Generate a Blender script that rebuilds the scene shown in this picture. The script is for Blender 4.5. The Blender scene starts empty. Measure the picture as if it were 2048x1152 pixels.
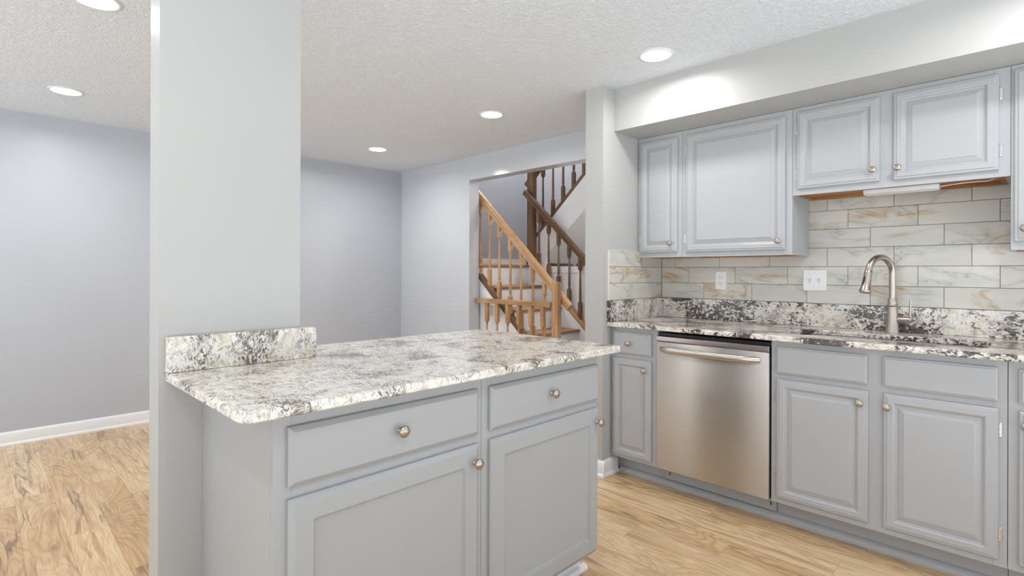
import bpy, bmesh, math, random
from mathutils import Vector, Matrix
random.seed(7)
S = bpy.context.scene
COL = S.collection

# ------------------------------------------------------------------ camera
CAMZ = 1.206
yaw, pit, rol = math.radians(44.7359), math.radians(-0.0247), math.radians(0.2013)
d = Vector((-math.sin(yaw)*math.cos(pit), math.cos(yaw)*math.cos(pit), -math.sin(pit)))
r = Vector((math.cos(yaw), math.sin(yaw), 0)); u = r.cross(d)
r2 = math.cos(rol)*r + math.sin(rol)*u
u2 = -math.sin(rol)*r + math.cos(rol)*u
cam = bpy.data.cameras.new('camera'); camo = bpy.data.objects.new('camera', cam); COL.objects.link(camo)
m = Matrix.Identity(4)
for i in range(3):
    m[i][0], m[i][1], m[i][2] = r2[i], u2[i], -d[i]
m[2][3] = CAMZ
camo.matrix_world = m
cam.sensor_width = 36.0; cam.lens = 36*1058.9/2048; cam.shift_y = (544.84-576)/2048
cam.clip_start = 0.02
S.camera = camo
# ------------------------------------------------------------------ world, exposure
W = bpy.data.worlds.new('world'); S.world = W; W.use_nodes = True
# overcast sky above; brighter lower half added to light the ceiling from below
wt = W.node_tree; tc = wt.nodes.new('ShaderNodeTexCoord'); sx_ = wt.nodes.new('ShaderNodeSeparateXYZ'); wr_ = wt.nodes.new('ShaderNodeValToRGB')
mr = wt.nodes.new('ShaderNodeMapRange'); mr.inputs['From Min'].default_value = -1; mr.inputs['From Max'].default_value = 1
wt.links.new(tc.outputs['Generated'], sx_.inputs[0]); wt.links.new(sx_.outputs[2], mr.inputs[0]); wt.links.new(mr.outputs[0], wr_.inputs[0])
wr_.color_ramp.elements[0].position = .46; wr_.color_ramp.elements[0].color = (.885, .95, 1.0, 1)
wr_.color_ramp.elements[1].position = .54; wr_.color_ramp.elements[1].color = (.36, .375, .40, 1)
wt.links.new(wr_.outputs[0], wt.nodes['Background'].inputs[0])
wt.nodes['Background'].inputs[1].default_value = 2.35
S.view_settings.view_transform = 'Standard'; S.view_settings.look = 'None'
S.view_settings.gamma = 1.0; S.view_settings.use_curve_mapping = False
S.view_settings.exposure = 0.26
LAMP_W = 4.7           # watts of each kitchen lamp
LAMP_W2 = 7.3          # watts of each dining lamp
LAMP_COL = (1.0, 0.985, 0.975)

# ------------------------------------------------------------------ key sizes (metres)
ZC = 2.32                    # ceiling
XB = -5.045                  # left (dining) wall
YO = 3.334                   # wall with the stair opening
XW = -1.8227                 # kitchen side of the partition
XWB = -1.951
YW = 2.602                   # partition end
YS = 3.287                   # sink wall
YF = 2.692                   # base cabinet frame
YT = 2.782                   # toe kick
YU = 2.9905                  # upper cabinet frame
YSO = 2.717; ZSO = 2.065     # soffit
CT = 0.914; CB = 0.8885      # countertop top and underside
XIS = -1.242                 # island cabinet frame
XST = -1.789                 # pillar face
XE = 1.1                     # room extends past the camera
YN = -2.1

# ------------------------------------------------------------------ material helpers
def new_mat(name):
    mt = bpy.data.materials.new(name); mt.use_nodes = True
    nt = mt.node_tree; return mt, nt, nt.nodes['Principled BSDF']
def nd(nt, typ, **kw):
    n = nt.nodes.new(typ)
    for k, v in kw.items():
        if k.startswith('i_'):
            key = k[2:]
            n.inputs[int(key) if key.isdigit() else key.replace('_', ' ')].default_value = v
        else: setattr(n, k, v)
    return n
def lk(nt, a, b): nt.links.new(a, b)
def mathn(nt, op, a, b=None, c=None, clamp=False):
    n = nt.nodes.new('ShaderNodeMath'); n.operation = op; n.use_clamp = clamp
    for i, x in enumerate((a, b, c)):
        if x is None: continue
        if isinstance(x, (int, float)): n.inputs[i].default_value = x
        else: lk(nt, x, n.inputs[i])
    return n.outputs[0]
def ramp(nt, fac, stops, interp='LINEAR'):
    n = nt.nodes.new('ShaderNodeValToRGB'); cr = n.color_ramp; cr.interpolation = interp
    while len(cr.elements) < len(stops): cr.elements.new(0.5)
    for e, (p, c) in zip(cr.elements, stops):
        e.position = p; e.color = (c, c, c, 1) if isinstance(c, (int, float)) else (*c, 1)
    lk(nt, fac, n.inputs[0]); return n.outputs[0]
def mixc(nt, fac, a, b, mode='MIX'):
    n = nt.nodes.new('ShaderNodeMix'); n.data_type = 'RGBA'; n.blend_type = mode
    for sock, x in ((n.inputs[0], fac), (n.inputs[6], a), (n.inputs[7], b)):
        if isinstance(x, (int, float)): sock.default_value = x
        elif isinstance(x, tuple): sock.default_value = (*x, 1)
        else: lk(nt, x, sock)
    return n.outputs[2]
def coords(nt, scale=(1, 1, 1), rot=(0, 0, 0), loc=(0, 0, 0)):
    t = nt.nodes.new('ShaderNodeTexCoord'); mp = nt.nodes.new('ShaderNodeMapping')
    mp.inputs['Scale'].default_value = scale; mp.inputs['Rotation'].default_value = rot; mp.inputs['Location'].default_value = loc
    lk(nt, t.outputs['Object'], mp.inputs[0]); return mp.outputs[0]
def noise(nt, vec, scale, detail=4, rough=.55, dist=0):
    n = nd(nt, 'ShaderNodeTexNoise'); n.inputs['Scale'].default_value = scale
    n.inputs['Detail'].default_value = detail; n.inputs['Roughness'].default_value = rough
    n.inputs['Distortion'].default_value = dist
    if vec is not None: lk(nt, vec, n.inputs['Vector'])
    return n
def bump(nt, bs, h, strength=.2, dist=.01):
    b = nd(nt, 'ShaderNodeBump'); b.inputs['Strength'].default_value = strength; b.inputs['Distance'].default_value = dist
    lk(nt, h, b.inputs['Height']); lk(nt, b.outputs[0], bs.inputs['Normal'])
def lin(c):
    return tuple(((x/255)/12.92 if x/255 <= .04045 else ((x/255+.055)/1.055)**2.4) for x in c)

def paint(name, rgb, rough=.5, bscale=140, bstr=.04, spec=.5, brush=None):
    mt, nt, bs = new_mat(name)
    v = coords(nt, brush or (1, 1, 1))
    n = noise(nt, v, bscale, 3)
    n2 = noise(nt, coords(nt), 2.2, 2)
    col = mixc(nt, ramp(nt, n2.outputs[0], [(.3, 0.0), (.7, 1.0)]), tuple(c*.975 for c in rgb), rgb)
    lk(nt, col, bs.inputs['Base Color'])
    bs.inputs['Roughness'].default_value = rough; bs.inputs['Specular IOR Level'].default_value = spec
    bump(nt, bs, n.outputs[0], bstr, .004)
    return mt
def plain(name, rgb, rough=.5, metal=0, spec=.5, nscale=60, amt=.06):
    mt, nt, bs = new_mat(name)
    n = noise(nt, coords(nt), nscale, 2)
    col = mixc(nt, n.outputs[0], tuple(c*(1-amt) for c in rgb), tuple(min(1, c*(1+amt)) for c in rgb))
    lk(nt, col, bs.inputs['Base Color'])
    bs.inputs['Roughness'].default_value = rough; bs.inputs['Metallic'].default_value = metal
    bs.inputs['Specular IOR Level'].default_value = spec
    return mt

M = {}
M['wall'] = paint('painted_wall', (.475, .472, .458), .42, 190, .05)
M['wall_cool'] = paint('dining_wall_paint', (.48, .505, .55), .40, 190, .05)
M['wall_gloss'] = paint('satin_wall_paint', (.58, .605, .645), .13, 14, .012, spec=.35)
M['stair_wall'] = paint('stairwell_wall_paint', (.41, .43, .475), .5, 190, .05)
M['white'] = paint('white_trim_paint', (.80, .80, .81), .3, 60, .02)
M['stair_white'] = paint('white_stair_paint', (.84, .85, .87), .4, 60, .02)
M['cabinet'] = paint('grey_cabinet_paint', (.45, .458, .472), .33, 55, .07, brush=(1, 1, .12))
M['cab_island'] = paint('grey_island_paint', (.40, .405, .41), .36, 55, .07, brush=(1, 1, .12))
M['black'] = plain('black_plastic', (.012, .012, .014), .35)
M['nickel'] = plain('brushed_nickel', (.50, .45, .39), .30, 1.0)
M['chrome'] = plain('chrome_hinge', (.72, .72, .72), .2, 1.0)
M['plate'] = plain('white_plastic', (.85, .85, .84), .3)
M['slot'] = plain('dark_slot', (.04, .04, .04), .6)
M['fixture'] = plain('grey_white_enamel', (.60, .58, .575), .4, nscale=25, amt=.12)

def ceiling_mat():
    mt, nt, bs = new_mat('textured_ceiling')
    v = coords(nt)
    n1 = noise(nt, v, 42, 4, .6, 1.6); n2 = noise(nt, v, 13, 3, .5, .8)
    v3 = nd(nt, 'ShaderNodeTexVoronoi', feature='SMOOTH_F1'); v3.inputs['Scale'].default_value = 34
    add = nt.nodes.new('ShaderNodeVectorMath'); add.operation = 'ADD'
    sc = nt.nodes.new('ShaderNodeVectorMath'); sc.operation = 'SCALE'; sc.inputs['Scale'].default_value = .05
    lk(nt, n2.outputs['Color'], sc.inputs[0]); lk(nt, v, add.inputs[0]); lk(nt, sc.outputs[0], add.inputs[1]); lk(nt, add.outputs[0], v3.inputs['Vector'])
    a = ramp(nt, n1.outputs[0], [(.42, 0.), (.56, 1.)])
    b = ramp(nt, v3.outputs['Distance'], [(.1, 1.), (.6, 0.)])
    h = mathn(nt, 'ADD', a, mathn(nt, 'MULTIPLY', b, .6))
    bs.inputs['Base Color'].default_value = (.80, .85, .91, 1); bs.inputs['Roughness'].default_value = .8
    bump(nt, bs, h, .5, .008); return mt
M['ceiling'] = ceiling_mat()

def floor_mat():
    mt, nt, bs = new_mat('hickory_laminate')
    t = nt.nodes.new('ShaderNodeTexCoord'); sp = nt.nodes.new('ShaderNodeSeparateXYZ'); lk(nt, t.outputs['Object'], sp.inputs[0])
    X, Y = sp.outputs[0], sp.outputs[1]
    w, L = .15, 1.21
    yy = mathn(nt, 'DIVIDE', mathn(nt, 'SUBTRACT', Y, .29), w)
    row = mathn(nt, 'FLOOR', yy); fy = mathn(nt, 'SUBTRACT', yy, row)
    wn = nd(nt, 'ShaderNodeTexWhiteNoise', noise_dimensions='1D'); lk(nt, row, wn.inputs['W'])
    xx = mathn(nt, 'ADD', mathn(nt, 'DIVIDE', X, L), wn.outputs['Value'])
    colm = mathn(nt, 'FLOOR', xx); fx = mathn(nt, 'SUBTRACT', xx, colm)
    pid = mathn(nt, 'ADD', mathn(nt, 'MULTIPLY', row, 7.31), mathn(nt, 'MULTIPLY', colm, 3.77))
    w2 = nd(nt, 'ShaderNodeTexWhiteNoise', noise_dimensions='1D'); lk(nt, pid, w2.inputs['W'])
    rnd = w2.outputs['Value']
    def vec(kx, ky, kz=40):
        cb = nt.nodes.new('ShaderNodeCombineXYZ')
        lk(nt, mathn(nt, 'MULTIPLY', X, kx), cb.inputs[0]); lk(nt, mathn(nt, 'MULTIPLY', Y, ky), cb.inputs[1])
        lk(nt, mathn(nt, 'MULTIPLY', rnd, kz), cb.inputs[2]); return cb.outputs[0]
    v1 = vec(1.0, 4.0); v2 = vec(1.0, 16.0)
    g = noise(nt, v1, 1.15, 2, .45, .8)
    rings = mathn(nt, 'MULTIPLY', mathn(nt, 'PINGPONG', mathn(nt, 'MULTIPLY', g.outputs[0], 17), .5), 2.0)
    fine = noise(nt, v2, 9, 5, .65, .4)
    fib = noise(nt, v2, 2.2, 4, .6, .5)
    base = ramp(nt, rnd, [(0., lin((199, 163, 120))), (.35, lin((219, 186, 141))), (.7, lin((208, 173, 129))), (1., lin((228, 200, 159)))])
    rc = ramp(nt, rings, [(0., .66), (.3, .86), (.7, 1.0), (1., 1.05)])
    c1 = mixc(nt, .8, base, rc, 'MULTIPLY')
    tone = noise(nt, v1, .8, 2, .5, .4)
    c1 = mixc(nt, ramp(nt, tone.outputs[0], [(.42, 0.), (.6, .55)]), c1, lin((231, 206, 169)))
    c1 = mixc(nt, ramp(nt, fib.outputs[0], [(.32, .75), (.50, 0.)]), c1, lin((176, 138, 100)))
    c1 = mixc(nt, .55, c1, ramp(nt, fine.outputs[0], [(.3, .62), (.7, 1.14)]), 'MULTIPLY')
    # long dark mineral streaks following the grain
    st = noise(nt, v2, .85, 3, .5, .5)
    line = mathn(nt, 'ABSOLUTE', mathn(nt, 'SUBTRACT', st.outputs[0], .47))
    msk = ramp(nt, noise(nt, v1, 1.7, 2).outputs[0], [(.50, 0.), (.62, 1.)])
    sk = mathn(nt, 'MULTIPLY', ramp(nt, line, [(.0, 1.), (.010, .7), (.032, 0.)]), msk)
    c2 = mixc(nt, mathn(nt, 'MULTIPLY', sk, .75), c1, lin((112, 86, 68)))
    vo = nd(nt, 'ShaderNodeTexVoronoi'); vo.inputs['Scale'].default_value = .9
    vw = nt.nodes.new('ShaderNodeVectorMath'); vw.operation = 'MULTIPLY_ADD'; lk(nt, g.outputs['Color'], vw.inputs[0]); vw.inputs[1].default_value = (.5, .5, .5); lk(nt, vec(1.3, 4.2), vw.inputs[2]); lk(nt, vw.outputs[0], vo.inputs['Vector'])
    kn = ramp(nt, vo.outputs['Distance'], [(.0, 1.), (.03, .8), (.06, .1), (.09, .45), (.12, 0.)])
    c3 = mixc(nt, mathn(nt, 'MULTIPLY', kn, .55), c2, lin((118, 92, 72)))
    ey = mathn(nt, 'MINIMUM', fy, mathn(nt, 'SUBTRACT', 1.0, fy)); ex = mathn(nt, 'MINIMUM', fx, mathn(nt, 'SUBTRACT', 1.0, fx))
    sy = mathn(nt, 'LESS_THAN', ey, .009); sx = mathn(nt, 'LESS_THAN', ex, .0010)
    seam = mathn(nt, 'MAXIMUM', sy, sx)
    c4 = mixc(nt, mathn(nt, 'MULTIPLY', seam, .30), c3, lin((120, 92, 66)))
    lk(nt, c4, bs.inputs['Base Color']); bs.inputs['Roughness'].default_value = .30
    bs.inputs['Specular IOR Level'].default_value = .45
    bump(nt, bs, mathn(nt, 'SUBTRACT', mathn(nt, 'MULTIPLY', fine.outputs[0], .15), seam), .15, .002)
    return mt
M['floor'] = floor_mat()

def granite(name, dark=.5, sc=1.0, gold=.25, seed=0):
    mt, nt, bs = new_mat(name)
    v = coords(nt, loc=(seed*3.1, seed*1.7, seed*2.3))
    warp = noise(nt, v, 9*sc, 3, .6)
    add = nt.nodes.new('ShaderNodeVectorMath'); add.operation = 'MULTIPLY_ADD'
    lk(nt, warp.outputs['Color'], add.inputs[0]); add.inputs[1].default_value = (.10, .10, .10); lk(nt, v, add.inputs[2])
    wv = add.outputs[0]
    mp = nt.nodes.new('ShaderNodeMapping'); lk(nt, wv, mp.inputs[0])
    mp.inputs['Rotation'].default_value = (.45, .5, .62); mp.inputs['Scale'].default_value = (1, 2.6, 1.3)
    cream = noise(nt, wv, 24*sc, 4, .6)
    c = ramp(nt, cream.outputs[0], [(.3, lin((202, 188, 168))), (.42, lin((228, 220, 206))), (.6, lin((238, 235, 228))), (.75, lin((222, 214, 202)))])
    gr = noise(nt, mp.outputs[0], 30*sc, 5, .7)
    c = mixc(nt, mathn(nt, 'MULTIPLY', ramp(nt, gr.outputs[0], [(.50, 0.), (.60, 1.)]), .55), c, lin((150, 146, 146)))
    br = noise(nt, wv, 55*sc, 3, .6)
    c = mixc(nt, mathn(nt, 'MULTIPLY', ramp(nt, br.outputs[0], [(.62, 0.), (.70, 1.)]), .45), c, lin((150, 116, 88)))
    # black crystals: ragged needles, crowded inside large clouds
    cloud = noise(nt, v, 6.0*sc, 3, .6, .5)
    nee = noise(nt, mp.outputs[0], 62*sc, 5, .72, .25)
    thr = mathn(nt, 'MULTIPLY_ADD', cloud.outputs[0], .85, nee.outputs[0])
    lo = 1.08 - .132*dark
    bl = ramp(nt, mathn(nt, 'MULTIPLY', thr, .5), [(lo/2, 0.), (lo/2+.016, 1.)])
    vein = mathn(nt, 'ABSOLUTE', mathn(nt, 'SUBTRACT', noise(nt, mp.outputs[0], 21*sc, 5, .65, .3).outputs[0], .5))
    vm = mathn(nt, 'MULTIPLY', ramp(nt, vein, [(.0, 1.), (.010, .85), (.024, 0.)]),
               ramp(nt, noise(nt, v, 17*sc, 3).outputs[0], [(.50-.03*dark, 0.), (.58, 1.)]))
    k = mathn(nt, 'MAXIMUM', bl, mathn(nt, 'MULTIPLY', vm, .8))
    bcol = mixc(nt, ramp(nt, br.outputs[0], [(.45, 0.), (.6, 1.)]), lin((44, 38, 38)), lin((92, 74, 66)))
    c = mixc(nt, mathn(nt, 'MULTIPLY', k, .70 + .25*dark), c, bcol)
    lk(nt, c, bs.inputs['Base Color']); bs.inputs['Roughness'].default_value = .15
    bs.inputs['Specular IOR Level'].default_value = .5
    return mt
M['granite_island'] = granite('pale_granite', .62, 1.15, .2, 1)
M['granite_sink'] = granite('black_flecked_granite', 1.0, .80, .25, 2)

def tile_mat():
    mt, nt, bs = new_mat('marble_look_tile')
    at = nd(nt, 'ShaderNodeAttribute', attribute_name='seed')
    t = nt.nodes.new('ShaderNodeTexCoord')
    add = nt.nodes.new('ShaderNodeVectorMath'); add.operation = 'ADD'
    lk(nt, t.outputs['Object'], add.inputs[0]); lk(nt, at.outputs['Vector'], add.inputs[1])
    mp = nt.nodes.new('ShaderNodeMapping'); lk(nt, add.outputs[0], mp.inputs[0])
    mp.inputs['Rotation'].default_value = (0.0, -.55, 0.0); mp.inputs['Scale'].default_value = (1.0, 1.0, 3.6)
    v = mp.outputs[0]
    n1 = noise(nt, v, 1.7, 5, .58, .7)
    line = mathn(nt, 'ABSOLUTE', mathn(nt, 'SUBTRACT', n1.outputs[0], .5))
    soft = ramp(nt, line, [(.0, 1.), (.02, .6), (.055, 0.)])
    thin = ramp(nt, line, [(.0, 1.), (.005, 0.)])
    msk = ramp(nt, noise(nt, v, 2.6, 2).outputs[0], [(.51, 0.), (.60, 1.)])
    c = mixc(nt, ramp(nt, noise(nt, v, 2, 3).outputs[0], [(.3, 0.), (.7, 1.)]), lin((199, 196, 186)), lin((214, 211, 203)))
    c = mixc(nt, mathn(nt, 'MULTIPLY', soft, .26), c, lin((140, 148, 144)))
    c = mixc(nt, mathn(nt, 'MULTIPLY', mathn(nt, 'MULTIPLY', soft, msk), .72), c, lin((190, 156, 100)))
    c = mixc(nt, mathn(nt, 'MULTIPLY', thin, .42), c, lin((120, 110, 98)))
    lk(nt, c, bs.inputs['Base Color']); bs.inputs['Roughness'].default_value = .22
    return mt
M['tile'] = tile_mat()
M['grout'] = plain('grey_grout', lin((128, 124, 116)), .85)

def wood(name, c1, c2, rough=.35, axis=(1, 1, .15), scale=14, rot=None):
    mt, nt, bs = new_mat(name)
    v = coords(nt, axis if rot is None else (1, 1, 1), (0, 0, 0) if rot is None else (0, rot, 0))
    if rot is not None:
        mp = nt.nodes.new('ShaderNodeMapping'); mp.inputs['Scale'].default_value = axis; lk(nt, v, mp.inputs[0]); v = mp.outputs[0]
    n = noise(nt, v, scale, 4, .6, .8); f = noise(nt, v, scale*6, 3, .6)
    k = mathn(nt, 'ADD', mathn(nt, 'MULTIPLY', n.outputs[0], .75), mathn(nt, 'MULTIPLY', f.outputs[0], .25))
    lk(nt, ramp(nt, k, [(.35, c1), (.6, c2)]), bs.inputs['Base Color']); bs.inputs['Roughness'].default_value = rough
    bump(nt, bs, f.outputs[0], .06, .002); return mt
OAK1, OAK2 = lin((146, 108, 70)), lin((192, 154, 112))
M['oak_v'] = wood('oak_upright', OAK1, OAK2)
M['oak_h'] = wood('oak_rail', OAK1, OAK2, axis=(.15, 1, 1))
DK1, DK2 = lin((84, 62, 42)), lin((124, 94, 66))
M['dark_v'] = wood('brown_stained_upright', DK1, DK2)
M['dark_h'] = wood('brown_stained_rail', DK1, DK2, axis=(.2, 1, .2))
M['oak_slope'] = wood('oak_sloping_rail', OAK1, OAK2, axis=(.15, 1, 1), rot=math.radians(-42.8))
M['dark_slope'] = wood('brown_sloping_rail', DK1, DK2, axis=(.15, 1, 1), rot=math.radians(-42.5))
M['dark_rise'] = wood('brown_rising_rail', DK1, DK2, axis=(.15, 1, 1), rot=math.radians(42.6))
M['tread'] = wood('oak_tread', lin((134, 102, 72)), lin((170, 134, 98)), axis=(1, .15, 1))
M['raw_wood'] = wood('raw_cabinet_wood', lin((138, 84, 32)), lin((190, 128, 62)), .5, axis=(.15, 1, 1))

def steel(name, axis=(2, 2, 700), col=(.56, .53, .49), rough=.34, b=.10, arot=.25):
    mt, nt, bs = new_mat(name)
    n = noise(nt, coords(nt, axis), 1.0, 3, .6)
    bs.inputs['Metallic'].default_value = 1.0
    lk(nt, mixc(nt, n.outputs[0], tuple(c*.93 for c in col), tuple(c*1.06 for c in col)), bs.inputs['Base Color'])
    bs.inputs['Roughness'].default_value = rough
    bs.inputs['Anisotropic'].default_value = .88; bs.inputs['Anisotropic Rotation'].default_value = arot
    tg = nd(nt, 'ShaderNodeTangent', direction_type='RADIAL', axis='Z'); lk(nt, tg.outputs[0], bs.inputs['Tangent'])
    bump(nt, bs, n.outputs[0], b, .001)
    return mt
M['steel'] = steel('brushed_stainless', col=(.58, .555, .525), rough=.36, b=.03)
M['steel_handle'] = steel('brushed_steel_handle', (500, 2, 2), (.60, .56, .51), .28, .04, 0)
M['steel_dark'] = steel('dark_steel_trim', (2, 2, 500), (.42, .38, .38), .3)
def emis():
    mt, nt, bs = new_mat('lamp_diffuser')
    bs.inputs['Base Color'].default_value = (1, 1, 1, 1)
    bs.inputs['Emission Color'].default_value = (*LAMP_COL, 1); bs.inputs['Emission Strength'].default_value = 9.0
    return mt
M['lens'] = emis()

# ------------------------------------------------------------------ mesh helpers
class MB:
    def __init__(s): s.bm = bmesh.new(); s.flat = False
    def box(s, x0, x1, y0, y1, z0, z1, bev=0, seg=2):
        x0, x1 = sorted((x0, x1)); y0, y1 = sorted((y0, y1)); z0, z1 = sorted((z0, z1))
        s.flat = True
        b = bmesh.new(); bmesh.ops.create_cube(b, size=1)
        for v in b.verts:
            v.co = Vector((x0+(v.co.x+.5)*(x1-x0), y0+(v.co.y+.5)*(y1-y0), z0+(v.co.z+.5)*(z1-z0)))
        if bev: bmesh.ops.bevel(b, geom=b.edges[:]+b.verts[:], offset=bev, segments=seg, affect='EDGES', profile=.5)
        s._add(b); return s
    def _add(s, b, mat=None):
        if mat is not None: bmesh.ops.transform(b, matrix=mat, verts=b.verts)
        me = bpy.data.meshes.new('tmp'); b.to_mesh(me); b.free(); s.bm.from_mesh(me); bpy.data.meshes.remove(me)
    def prism(s, pts, axis, a0, a1, bev=0, seg=2, only=None):
        """extrude a polygon. axis 'Z': pts are (x,y); 'Y': pts are (x,z); 'X': pts are (y,z)"""
        def P(p, a):
            return {'Z': (p[0], p[1], a), 'Y': (p[0], a, p[1]), 'X': (a, p[0], p[1])}[axis]
        s.flat = True; b = bmesh.new()
        A = [b.verts.new(P(p, a0)) for p in pts]; B = [b.verts.new(P(p, a1)) for p in pts]
        b.faces.new(A); b.faces.new(B[::-1])
        n = len(pts)
        for i in range(n): b.faces.new((A[i], B[i], B[(i+1) % n], A[(i+1) % n]))
        bmesh.ops.recalc_face_normals(b, faces=b.faces)
        if bev: bmesh.ops.bevel(b, geom=b.edges[:]+b.verts[:], offset=bev, segments=seg, affect='EDGES', profile=.5)
        s._add(b); return s
    def lathe(s, prof, origin=(0, 0, 0), direction=(0, 0, 1), n=32, scale=(1, 1)):
        """prof: list of (radius, height)"""
        b = bmesh.new(); rings = []
        for rr, h in prof:
            if rr < 1e-6: rings.append([b.verts.new((0, 0, h))])
            else: rings.append([b.verts.new((rr*math.cos(2*math.pi*i/n)*scale[0], rr*math.sin(2*math.pi*i/n)*scale[1], h)) for i in range(n)])
        for A, B in zip(rings, rings[1:]):
            for i in range(n):
                j = (i+1) % n
                if len(A) == 1 and len(B) == 1: continue
                if len(A) == 1: b.faces.new((A[0], B[i], B[j]))
                elif len(B) == 1: b.faces.new((A[i], A[j], B[0]))
                else: b.faces.new((A[i], A[j], B[j], B[i]))
        for R in (rings[0], rings[-1]):
            if len(R) > 2: b.faces.new(R)
        bmesh.ops.recalc_face_normals(b, faces=b.faces)
        q = Vector((0, 0, 1)).rotation_difference(Vector(direction)).to_matrix().to_4x4()
        s._add(b, Matrix.Translation(origin) @ q); return s
    def tube(s, pts, rad, n=16, squash=None, caps=True):
        pts = [Vector(p) for p in pts]
        rads = rad if isinstance(rad, (list, tuple)) else [rad]*len(pts)
        b = bmesh.new(); rings = []; up = None
        for i, p in enumerate(pts):
            t = (pts[min(i+1, len(pts)-1)] - pts[max(i-1, 0)]).normalized()
            if up is None: up = Vector((0, 0, 1)) if abs(t.z) < .9 else Vector((1, 0, 0))
            a = (up - t*up.dot(t)).normalized(); up = a; c = t.cross(a)
            sa, sc_ = squash or (1, 1)
            rings.append([b.verts.new(p + rads[i]*(math.cos(2*math.pi*k/n)*a*sa + math.sin(2*math.pi*k/n)*c*sc_)) for k in range(n)])
        for A, B in zip(rings, rings[1:]):
            for i in range(n): b.faces.new((A[i], A[(i+1) % n], B[(i+1) % n], B[i]))
        if caps: b.faces.new(rings[0]); b.faces.new(rings[-1])
        bmesh.ops.recalc_face_normals(b, faces=b.faces)
        s._add(b); return s
    def loops(s, rects, plane, sign):
        """concentric rectangles (a0,a1,z0,z1,depth) forming a front. plane 'Y' faces sign*Y at depth, 'X' faces sign*X"""
        b = bmesh.new(); R = []
        for a0, a1, z0, z1, dp in rects:
            q = [(a0, z0), (a1, z0), (a1, z1), (a0, z1)]
            R.append([b.verts.new((a, dp, z) if plane == 'Y' else (dp, a, z)) for a, z in q])
        for A, B in zip(R, R[1:]):
            for i in range(4): b.faces.new((A[i], A[(i+1) % 4], B[(i+1) % 4], B[i]))
        b.faces.new(R[0]); b.faces.new(R[-1])
        bmesh.ops.recalc_face_normals(b, faces=b.faces)
        s._add(b); return s
    def build(s, name, mat, parent=None, smooth=None):
        if smooth is None: smooth = 20 if s.flat else 50
        base = Vector((0, 0, 0)); p = parent
        while p is not None: base += p.location; p = p.parent
        if parent is None and not s_keep_origin[0]:
            xs = [v.co for v in s.bm.verts]
            lo = Vector([min(c[i] for c in xs) for i in range(3)]); hi = Vector([max(c[i] for c in xs) for i in range(3)])
            base = Vector(((lo.x+hi.x)/2, (lo.y+hi.y)/2, lo.z))
        for v in s.bm.verts: v.co -= base
        me = bpy.data.meshes.new(name); s.bm.to_mesh(me); s.bm.free()
        me.materials.append(M[mat] if isinstance(mat, str) else mat)
        if smooth:
            for pl in me.polygons: pl.use_smooth = True
            me.set_sharp_from_angle(angle=math.radians(smooth))
        o = bpy.data.objects.new(name, me); COL.objects.link(o)
        if parent is None: o.location = base if not s_keep_origin[0] else (0, 0, 0)
        o.parent = parent
        return o
s_keep_origin = [False]
def tag(o, label, cat, group=None, kind=None):
    if label: o['label'] = label
    if cat: o['category'] = cat
    if group: o['group'] = group
    if kind: o['kind'] = kind
    return o
def thing(name, loc, label, cat, group=None):
    o = bpy.data.objects.new(name, None); COL.objects.link(o); o.location = loc; o.empty_display_size = .1
    return tag(o, label, cat, group)
def struct(name, mb, mat, smooth=0):
    s_keep_origin[0] = True
    o = mb.build(name, mat, None, smooth); s_keep_origin[0] = False
    o['kind'] = 'structure'; return o

# ------------------------------------------------------------------ room shell
XR = -2.30      # right end of the stair opening
XJ = -3.885; ZH = 2.096; YO2 = 3.457
struct('floor', MB().box(XB-.1, XE, YN, 5.25, -.05, 0), 'floor')
struct('ceiling', MB().box(XB-.1, XE, YN, YO2, ZC, ZC+.08), 'ceiling')
struct('wall_left', MB().box(XB-.1, XB, YN, YO2, 0, ZC), 'wall_cool')
wf = MB().box(XB, XJ, YO, YO2, 0, ZC).box(XJ, XR, YO, YO2, ZH, ZC).box(XR, XWB, YO, YO2, 0, ZC)
struct('wall_far', wf, 'wall_gloss')
struct('wall_partition', MB().box(XWB, XW, YW, YO2, 0, ZC), 'wall')
struct('wall_right', MB().box(XW, XE, YS, YO2, 0, ZC), 'wall')
struct('ceiling_soffit', MB().box(XW, XE, YSO, YS, ZSO, ZC), 'wall')
struct('wall_pillar', MB().box(-1.902, XST, .366, .776, 0, ZC), 'wall')
def baseboard(name, x0, x1, y0, y1, nx, ny):
    """run from (x0,y0) to (x1,y1), thickness towards (nx,ny)"""
    mb = MB(); prof = [(0, 0), (.022, 0), (.022, .010), (.016, .020), (.012, .022), (.012, .078), (.008, .088), (.003, .094), (0, .095)]
    if nx: mb.prism([(x0+nx*a, z) for a, z in prof], 'Y', y0, y1)
    else: mb.prism([(y0+ny*a, z) for a, z in prof], 'X', x0, x1)
    return struct(name, mb, 'white', 30)
baseboard('baseboard_left', XB, XB, YN, YO, 1, 0)
baseboard('baseboard_far', XB+.02, XJ, YO, YO, 0, -1)
baseboard('baseboard_partition', XWB, XW+.022, YW, YW, 0, -1)
baseboard('baseboard_alcove', XW, XW, YW+.0005, YT-.031, 1, 0)

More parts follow.
